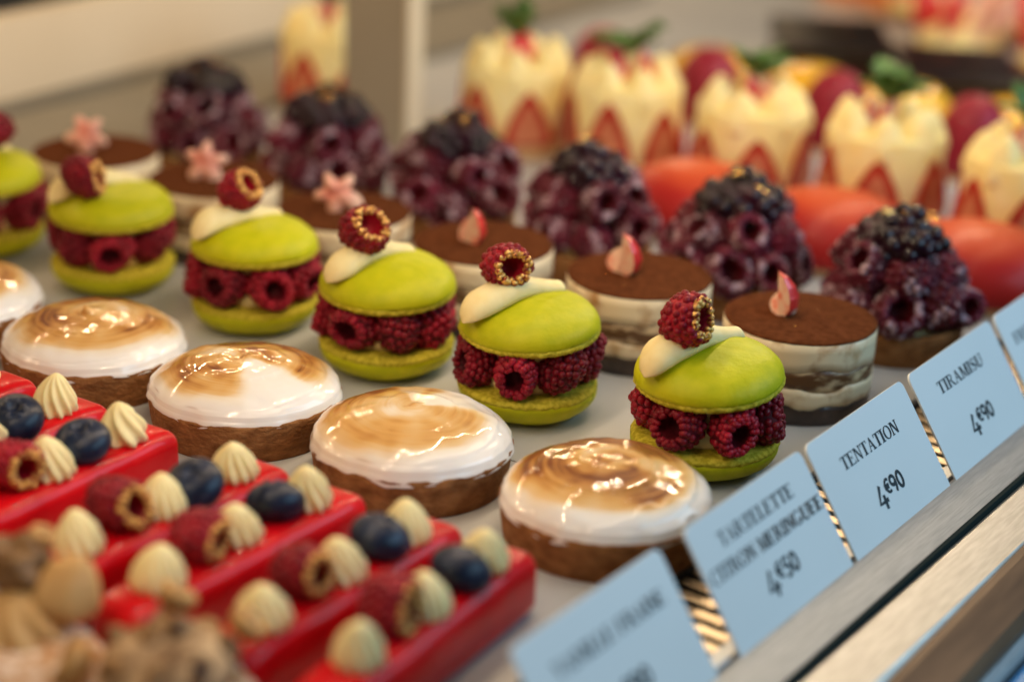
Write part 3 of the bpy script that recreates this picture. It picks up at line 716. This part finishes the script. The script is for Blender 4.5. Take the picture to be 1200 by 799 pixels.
def star_mat():
    m = mat('strawberry_star_flesh', (.8, .3, .2), None, rough=.4, spec=.3)
    nt = m.node_tree; b = nt.nodes['Principled BSDF']
    tc = nt.nodes.new('ShaderNodeTexCoord'); ln = nt.nodes.new('ShaderNodeVectorMath'); ln.operation = 'LENGTH'; nt.links.new(tc.outputs['Object'], ln.inputs[0])
    n = nt.nodes.new('ShaderNodeTexNoise'); n.inputs['Scale'].default_value = 190; nt.links.new(tc.outputs['Object'], n.inputs['Vector'])
    a = nt.nodes.new('ShaderNodeMath'); a.operation = 'MULTIPLY_ADD'; a.inputs[1].default_value = .010; nt.links.new(n.outputs['Fac'], a.inputs[0]); nt.links.new(ln.outputs['Value'], a.inputs[2])
    mr = nt.nodes.new('ShaderNodeMapRange'); mr.inputs['From Min'].default_value = .004; mr.inputs['From Max'].default_value = .018; nt.links.new(a.outputs[0], mr.inputs['Value'])
    rp = nt.nodes.new('ShaderNodeValToRGB'); rp.color_ramp.elements[0].color = (.62, .03, .03, 1); rp.color_ramp.elements[1].color = (.88, .56, .42, 1)
    nt.links.new(mr.outputs[0], rp.inputs['Fac']); nt.links.new(rp.outputs[0], b.inputs['Base Color']); return m
m_star = star_mat()
def fan_mesh():
    """five plump petals of strawberry cut open like a flower, facing -y"""
    bm = bmesh.new()
    for k, (a, L) in enumerate(((-1.1, .010), (.15, .0115), (1.35, .0135), (2.5, .0105), (3.9, .0095))):
        R = Matrix.Rotation(-a, 4, 'Y')
        bmesh.ops.create_icosphere(bm, subdivisions=3, radius=1, matrix=R @ Matrix.Translation((L*.58, -.0006*k, 0)) @ Matrix.Rotation(.25, 4, 'Z') @ Matrix.Diagonal((L*.66, .0032, L*.36, 1)))
    bmesh.ops.create_icosphere(bm, subdivisions=2, radius=.0048, matrix=Matrix.Diagonal((1, .7, 1, 1)))
    for v in bm.verts: v.co += .0010*Vector((noise.noise(v.co*200), noise.noise(v.co*200+Vector((5, 0, 0))), noise.noise(v.co*200+Vector((0, 5, 0)))))
    me = finish(bm, 'strawberry_star'); me.materials.append(m_star); return me
FAN = fan_mesh()
def flake_mesh(seed):
    rnd = random.Random(seed); bm = bmesh.new(); n = 7; g = []
    for i in range(5):
        for j in range(4):
            g.append(bm.verts.new(((i-2)*.0016+rnd.uniform(-.0005, .0005), (j-1.5)*.0012+rnd.uniform(-.0004, .0004), rnd.uniform(0, .0010))))
    for i in range(4):
        for j in range(3): bm.faces.new((g[i*4+j], g[i*4+j+4], g[i*4+j+5], g[i*4+j+1]))
    e = bmesh.ops.solidify(bm, geom=list(bm.faces), thickness=.00015)
    me = finish(bm, 'gold_flake', False); me.materials.append(m_goldleaf); return me
FLAKE = [flake_mesh(s) for s in range(3)]
TIR = [(.363, -.029), (.368, .073), (.359, .173), (.356, .274), (.356, .378), (.354, .479)]
TIL = ['round tiramisu with cocoa top nearest the price tags, small pale strawberry wedge', 'round tiramisu second from the tags, red and white strawberry wedge', 'round tiramisu third from the tags, leaning strawberry wedge',
       'round tiramisu fourth from the tags, topped with a pink star of strawberry', 'round tiramisu fifth from the tags, topped with a pink star of strawberry', 'round tiramisu farthest from the tags at the upper left, pink strawberry on top']
for i, (x, y) in enumerate(TIR):
    rnd = random.Random(140+i)
    t = thing('tiramisu', TIL[i], 'cake', (x, y, 0), 'row of tiramisu cakes', rnd.uniform(0, 6))
    for nm, me in TLAY[i % 3]:
        o = inst(nm, me, t, (0, 0, .0455 if nm == 'cocoa_top' else 0))
    u = t.rotation_euler.z; R0 = Matrix.Rotation(-u, 4, 'Z')
    lo = R0 @ Vector((-.0067, .0105, 0)) if i < 3 else R0 @ Vector((-.003, .004, 0))
    if i < 3:
        inst('strawberry_wedge', WEDGE, t, (lo.x, lo.y, .0468), (R0 @ Matrix.Rotation((-2.05, -1.9, -1.8)[i], 4, 'Z') @ Matrix.Rotation((-.12, .1, .35)[i], 4, 'Y')), ((1.2, 1.4, 1.15), (1.4, 1.5, 1.15), (1.3, 1.4, 1.1))[i])
        inst('strawberry_wedge', WEDGE, t, (lo.x+.001, lo.y-.001, .0468), (R0 @ Matrix.Rotation((-.6, -.5, -.9)[i], 4, 'Z') @ Matrix.Rotation(.35, 4, 'Y')), (1.1, 1.2, .75))
    else:
        inst('strawberry_star', FAN, t, (lo.x, lo.y, .0580), (R0 @ Matrix.Rotation(-.95, 4, 'Z') @ Matrix.Rotation(-.3, 4, 'X') @ Matrix.Rotation(i*.6, 4, 'Y')), 1.12)
    for k in range(4):
        a, r = rnd.uniform(0, 6), rnd.uniform(.01, .03)
        inst('gold_flake', FLAKE[k % 3], t, (r*math.cos(a), r*math.sin(a), .0476), (rnd.uniform(-.5, .5), rnd.uniform(-.5, .5), a), .22)

# ------------------------------------------------------------------ berry tarts
BCR = crust_mesh(.0405, .0195, 77)
def bcream():
    bm = bmesh.new(); lathe(bm, [(0, 0), (.032, 0), (.024, .008), (.012, .024), (.007, .034), (0, .036)], 40); me = finish(bm, 'custard_mound'); me.materials.append(m_cream); return me
BCM = bcream()
BER = [(.471, -.042), (.477, .064), (.475, .168), (.479, .273), (.477, .380), (.478, .491)]
BEL = ['berry tart nearest the price tags, dusted raspberries under glazed blackberries and gold leaf', 'berry tart second from the tags beside the brown tiramisu top, gold leaf on its blackberries', 'berry tart third from the tags, dark glazed crown before the orange dome',
       'berry tart fourth from the tags, below the strawberry cakes', 'berry tart fifth from the tags, in front of the grey post', 'berry tart farthest from the tags, beside the cream back wall']
for i, (x, y) in enumerate(BER):
    rnd = random.Random(200+i)
    t = thing('berry_tart', BEL[i], 'tart', (x, y, 0), 'row of berry tarts', rnd.uniform(0, 6))
    inst('crust', BCR, t); inst('custard_mound', BCM, t, (0, 0, .0180))
    for (n, r, z, el, a0) in ((8, .0315, .0310, .05, 0), (6, .0262, .0500, .35, .3)):
        for k in range(n):
            a = a0+2*PI*k/n+rnd.uniform(-.13, .13)
            d = (math.cos(a+rnd.uniform(-.6, .6)), math.sin(a+rnd.uniform(-.6, .6)), el+rnd.uniform(-.3, .6))
            if rnd.random() < .25: d = (-d[0], -d[1], rnd.uniform(-.4, .2))
            inst('raspberry', RASP[rnd.randrange(5)][3], t, ((r+rnd.uniform(-.003, .002))*math.cos(a), (r+rnd.uniform(-.003, .002))*math.sin(a), z+rnd.uniform(-.003, .003)), aim(d, rnd.uniform(0, 6)).to_4x4(), rnd.uniform(1.06, 1.24))
    for k in range(5):
        a = k*PI*.4+rnd.uniform(-.3, .3); r = .0150+rnd.uniform(-.002, .002)
        inst('blackberry', BLACK[k % 2], t, (r*math.cos(a), r*math.sin(a), .0630+rnd.uniform(-.003, .003)), (rnd.uniform(-1.5, 1.5), rnd.uniform(-1.5, 1.5), rnd.uniform(0, 6)), rnd.uniform(1.05, 1.3))
    inst('blackberry', BLACK[0], t, (rnd.uniform(-.004, .004), rnd.uniform(-.004, .004), .0710), (rnd.uniform(-1, 1), 1.2, 0), 1.22)
    for k in range(6):
        a, r = rnd.uniform(0, 6), rnd.uniform(.004, .016)
        inst('gold_flake', FLAKE[k % 3], t, (r*math.cos(a), r*math.sin(a), .0845-(r/.016)**2*.008), (rnd.uniform(-.7, .7), rnd.uniform(-.7, .7), a), rnd.uniform(.8, 1.6))

# ------------------------------------------------------------------ airbrushed domes
def dome_mesh(rx, ry, H, name, m, z0=.006, seed=0):
    bm = bmesh.new(); prof = [(0, z0), (.94, z0), (.985, z0+.002)]
    for k in range(1, 21):
        a = PI/2*k/20; prof.append((math.cos(a)**.8 if k < 20 else 0, z0+.004+(H-z0-.004)*math.sin(a)))
    lathe(bm, prof, 64, lambda t, i, r, z: (r*rx*math.cos(t)*(1+.01*N3(math.cos(t), math.sin(t), seed)), r*ry*math.sin(t), z))
    me = finish(bm, name); me.materials.append(m); return me
def disc_mesh(rx, ry, h, name, m):
    bm = bmesh.new(); lathe(bm, [(0, 0), (.97, 0), (1, .001), (1, h-.001), (.98, h), (0, h)], 48, lambda t, i, r, z: (r*rx*math.cos(t), r*ry*math.sin(t), z)); me = finish(bm, name); me.materials.append(m); return me
GD, GB = dome_mesh(.050, .058, .045, 'glazed_dome_body', m_dome), disc_mesh(.046, .054, .006, 'biscuit_base', m_sponge)
for (x, y, rz), lb in zip([(.600, .155, .25), (.598, .055, .3), (.592, -.048, .2)], ['orange and red glazed dome cake left of the three, between berry tart and strawberry cakes', 'orange red dome cake in the middle of the three, behind two berry tarts', 'orange red dome cake nearest the price tags, right of the berry tarts']):
    t = thing('glazed_dome', lb, 'cake', (x, y, 0), 'row of glazed dome cakes', rz)
    inst('biscuit_base', GB, t); inst('glazed_body', GD, t)

# ------------------------------------------------------------------ strawberry cakes
def straw_half():
    """half berry, cut face towards -y"""
    bm = bmesh.new(); prof = [(0, 0), (.0130, .0006), (.0168, .004), (.0150, .013), (.0105, .025), (.0055, .035), (0, .041)]
    lathe(bm, prof, 14, lambda t, i, r, z: (r*math.cos(t), .45*r*math.sin(t), z), 0, PI)
    out = [(-r, z) for r, z in prof]+[(r, z) for r, z in prof[-2:0:-1]]
    bm.faces.new([bm.verts.new((x, 0, z)) for x, z in out])
    inner = [bm.verts.new((x*.62, -.0006, .002+z*.74)) for x, z in out]; f = bm.faces.new(inner); f.material_index = 1
    bmesh.ops.recalc_face_normals(bm, faces=bm.faces)
    me = finish(bm, 'strawberry_half', False)
    for p in me.polygons: p.use_smooth = len(p.vertices) <= 4
    me.materials.append(m_strawdull); me.materials.append(m_strawcut); return me
SH = straw_half()
PET = dollop_mesh(6, .10, .5, .0150, .036, .002, seed=9); PET.materials.append(m_ycream)
def cyl(r, h, name, m):
    bm = bmesh.new(); lathe(bm, [(0, 0), (r*.99, 0), (r, .001), (r, h-.002), (r*.98, h), (0, h)], 64); me = finish(bm, name); me.materials.append(m); return me
SB, SC = cyl(.0405, .010, 'sponge_disc', m_sponge), cyl(.0410, .058, 'mousse_core', m_ycream)
def leaf_mesh():
    bm = bmesh.new(); n = 8; L = .017; row = []
    for i in range(n+1):
        u = i/n; wd = .0062*math.sin(PI*u**.8)*(1+.12*(i % 2)); x = L*u; z = .007*math.sin(u*1.8)
        row.append([bm.verts.new((x, s*wd, z+abs(s)*.0016)) for s in (-1, -.5, 0, .5, 1)])
    for A, B in zip(row, row[1:]):
        for k in range(4): bm.faces.new((A[k], A[k+1], B[k+1], B[k]))
    bmesh.ops.remove_doubles(bm, verts=bm.verts, dist=1e-6)
    bmesh.ops.solidify(bm, geom=list(bm.faces), thickness=.0004)
    me = finish(bm, 'mint_leaf'); me.materials.append(m_leaf); return me
LEAF = leaf_mesh()
def strawberry_cake(x, y, label, seed):
    rnd = random.Random(seed)
    t = thing('strawberry_cake', label, 'cake', (x, y, 0), 'row of strawberry cream cakes', rnd.uniform(0, 6))
    inst('sponge_base', SB, t); inst('mousse_core', SC, t, (0, 0, .0098))
    n = 6
    for k in range(n):
        a = 2*PI*k/n; r = .0418
        inst('strawberry_half', SH, t, (r*math.cos(a), r*math.sin(a), .0102), (0, 0, a+PI/2), (1.20, 1.1, rnd.uniform(1.02, 1.22)))
    for k in range(7):
        b = 2*PI*k/7+.2; r2 = .0275
        inst('cream_petal', PET, t, (r2*math.cos(b), r2*math.sin(b), .0520), Matrix.Rotation(b, 4, 'Z') @ Matrix.Rotation(-.02, 4, 'Y'), (1.05, 1.05, rnd.uniform(.84, .98)))
    for k in range(3):
        a = rnd.uniform(0, 6); inst('strawberry_piece', WEDGE, t, (.007*math.cos(k*2.1), .007*math.sin(k*2.1), .066), (rnd.uniform(-.3, .3), rnd.uniform(-.3, .3), a), 1.2)
    for k in range(8):
        a = k*.79+rnd.uniform(-.3, .3); inst('mint_leaf', LEAF, t, (.002*math.cos(a), .002*math.sin(a), .0845+.001*k), (0, rnd.uniform(-.5, .15) if seed != 304 else rnd.uniform(-1.2, -.3), a), rnd.uniform(1.3, 1.7))
CL = ['strawberry cream cake cut off by the right edge of the picture', 'strawberry cream cake second from the right edge, between two crimson domes', 'strawberry cream cake with spread mint leaves, above the middle dome cake', 'strawberry cream cake above the left dome cake',
      'strawberry cream cake with a tall mint sprig, right of the post', 'strawberry cream cake left of the post, against the cream wall']
for i, (x, y) in enumerate([(.692, -.042), (.694, .060), (.694, .162), (.694, .266), (.690, .362), (.690, .540)]):
    strawberry_cake(x, y, CL[i], 300+i)

# ------------------------------------------------------------------ rows far behind
CD, CB2 = dome_mesh(.030, .030, .062, 'crimson_dome_body', m_crimson, .004), disc_mesh(.030, .030, .004, 'crimson_base', m_sponge)
names = ['right of the last strawberry cake', 'between the two rightmost strawberry cakes', 'right of the cake with spread mint', 'left of the cake with spread mint', 'between the two left strawberry cakes', 'just right of the grey post']
for i, y in enumerate((-.165, -.060, .051, .167, .282, .386)):
    t = thing('crimson_dome', 'tall crimson dome cake seen '+names[i], 'cake', (.845+.004*i, y, 0), 'row of crimson dome cakes')
    inst('base_disc', CB2, t); inst('velvet_body', CD, t)
YD, YB = dome_mesh(.042, .042, .044, 'mango_dome_body', m_yglaze, .012), crust_mesh(.041, .014, 5)
for i, y in enumerate((-.055, .045, .140, .222, .318)):
    t = thing('mango_tart', 'yellow glazed tart behind the strawberry cakes, '+['at the right edge', 'behind the second cake from the right', 'below the left chocolate cake', 'behind the cake above the left dome', 'behind the cake with the tall mint sprig'][i], 'tart', (.935, y, 0), 'row of yellow tarts')
    inst('crust', YB, t); inst('mango_body', YD, t)
def slab(x, y, lb, rz):
    t = thing('chocolate_cake', lb, 'cake', (x, y, 0), 'dark chocolate cakes', rz)
    bm = bmesh.new(); rbox(bm, .125, .100, .026, .003, 2); me = finish(bm, 'sponge_body', False); me.materials.append(m_choccake); inst('sponge_body', me, t)
    bm = bmesh.new(); rbox(bm, .128, .103, .020, .003, 2); me = finish(bm, 'glaze_layer', False); me.materials.append(m_choc); inst('glaze_layer', me, t, (0, 0, .0262))
    for k in range(3): inst('gold_flake', FLAKE[k], t, (-.02+.02*k, .01*(k-1), .0466), (.2, .3, k), 1.4)
slab(1.060, .262, 'dark chocolate cake at the upper right, left of the two', .5)
slab(1.020, .128, 'dark chocolate cake at the upper right, right of the two', .5)
slab(1.000, .000, 'dark chocolate cake at the right edge of the picture', .5)
SMD = dome_mesh(.040, .040, .045, 'cream_mound_body', m_ycream, .010); SCR = crust_mesh(.044, .014, 9)
for i, (x, y) in enumerate([(1.24, .205), (1.22, .095), (1.36, .16), (1.38, .29)]):
    t = thing('strawberry_tart', 'blurred cream and strawberry tart at the upper right, '+['left of the red pair', 'at the right edge', 'topmost', 'behind the chocolate cakes'][i], 'tart', (x, y, 0), 'far strawberry tarts')
    inst('crust', SCR, t); inst('cream_mound', SMD, t)
    for k in range(7):
        a = 2*PI*k/7+i; inst('strawberry_wedge', WEDGE, t, (.026*math.cos(a), .026*math.sin(a), .030), Matrix.Rotation(a+.9, 4, 'Z') @ Matrix.Rotation(.5, 4, 'Y'), 2.4)
for i, (x, y) in enumerate([(1.45, .40), (1.42, .33)]):
    t = thing('orange_dome', 'blurred orange glazed dome at the top edge, '+['left one', 'right one'][i], 'cake', (x, y, 0), 'far orange domes')
    inst('base_disc', CB2, t, sc=1.4); inst('glazed_body', dome_mesh(.046, .046, .045, 'orange_dome_body', m_orange, .005), t)

# ------------------------------------------------------------------ choux buns in the near corner
def bun_mesh(seed):
    bm = bmesh.new(); prof = [(0, 0), (.026, 0), (.031, .004), (.0335, .011), (.032, .019), (.027, .025), (.018, .029), (0, .030)]
    P2 = []
    for a, b in zip(prof, prof[1:]):
        for k in range(3): P2.append((a[0]+(b[0]-a[0])*k/3, a[1]+(b[1]-a[1])*k/3))
    P2.append(prof[-1])
    lathe(bm, P2, 90, lambda t, i, r, z: (r*math.cos(t)*(1+.05*N3(math.cos(t)*2, math.sin(t)*2, z*80+seed)), r*math.sin(t)*(1+.05*N3(math.cos(t)*2, math.sin(t)*2, z*80+seed)), z+.0010*N3(r*math.cos(t), r*math.sin(t), seed, 130)*(z > .002)))
    me = finish(bm, 'choux_body'); me.materials.append(m_bun); return me
def nut_mesh():
    bm = bmesh.new()
    lathe(bm, [(0, 0), (.0045, .0008), (.0068, .004), (.0070, .007), (.0064, .0080), (.0026, .0080), (.0020, .0068), (0, .0062)], 24)
    for f in bm.faces:
        if f.calc_center_median().z < .0078 and f.calc_center_median().xy.length < .0025 and f.calc_center_median().z > .005: f.material_index = 1
    me = finish(bm, 'hazelnut_half'); me.materials.append(m_nut); me.materials.append(m_nutskin); return me
NUT = nut_mesh()
def chunk_mesh(seed):
    rnd = random.Random(seed); bm = bmesh.new()
    bmesh.ops.create_icosphere(bm, subdivisions=3, radius=.006)
    for v in bm.verts: v.co *= 1+.45*noise.noise(v.co*220+Vector((seed, 0, 0)))
    me = finish(bm, 'chocolate_chunk'); me.materials.append(mat('praline_chunk', (.035, .013, .005), (.36, .19, .075), rough=.5, scale=90, spec=.2, coat=.15)); return me
CHK = [chunk_mesh(s) for s in (1, 2, 3)]
PRB = dollop_mesh(9, .18, .8, .021, .026, .002, seed=21); PRB.materials.append(m_praline)
PRS = dollop_mesh(6, .06, .5, .0128, .019, .003, seed=22); PRS.materials.append(m_praline)
MOUND = dome_mesh(.0255, .0255, .016, 'chocolate_mound', mat('praline_crust', (.10, .040, .014), (.56, .38, .22), rough=.7, scale=110, detail=6, spec=.15, bump=.8, bump_scale=300, bump_dist=.0012), .0)
def choux(x, y, lb, spec, seed, rz=0):
    rnd = random.Random(seed)
    t = thing('choux_bun', lb, 'pastry', (x, y, 0), 'choux buns in the near corner', rz)
    inst('choux_body', bun_mesh(seed), t)
    for nm, me, loc, rot, sc in spec: inst(nm, me, t, loc, rot, sc)
choux(-.103, .074, 'blurred choux bun with a ball of praline cream in the lower left corner',
      [('praline_swirl', PRB, (.008, .010, .026), (0, 0, 0), (1.0, 1.0, .75)), ('praline_ball', PRS, (.022, .001, .036), (.25, .1, 0), (1.15, 1.15, 1.1))] +
      [('chocolate_chunk', CHK[k], (.016+.007*math.cos(k*2.1), .020+.008*math.sin(k*2.1), .050), (k, k, 0), 1.5) for k in range(3)] + [('hazelnut_half', NUT, (.028, .018, .053), (.3, .2, 0), .8)], 31)
choux(-.086, .016, 'blurred choux bun topped with chocolate chunks and hazelnuts at the bottom left',
      [('praline_swirl', PRB, (0, 0, .024), (0, 0, 0), (1.35, 1.35, .35)), ('chocolate_mound', MOUND, (0, 0, .028), (0, 0, 0), 1)] +
      [('chocolate_chunk', CHK[k % 3], (.019*math.cos(k*.9)*(1 if k < 7 else .35), .019*math.sin(k*.9)*(1 if k < 7 else .35), .036+(.006 if k > 6 else 0)), (k, k*2, 0), (1.25, 1.15, .9)) for k in range(10)] +
      [('hazelnut_half', NUT, (.015, .013, .044), (.2, .5, 0), 1.1), ('hazelnut_half', NUT, (-.012, .029, .024), (-.75, -.75, 0), 1.5), ('hazelnut_half', NUT, (.024, -.012, .038), (.5, .6, 0), 1.1)], 32)
choux(-.100, -.050, 'choux bun cut off by the bottom edge beside the nearest red bar', [('praline_swirl', PRB, (0, 0, .027), (0, 0, 0), (1.2, 1.2, .6))], 33)
choux(-.120, .150, 'choux bun mostly outside the left edge behind the praline ball', [('praline_swirl', PRB, (0, 0, .027), (0, 0, 0), (1.1, 1.1, .7))], 34)
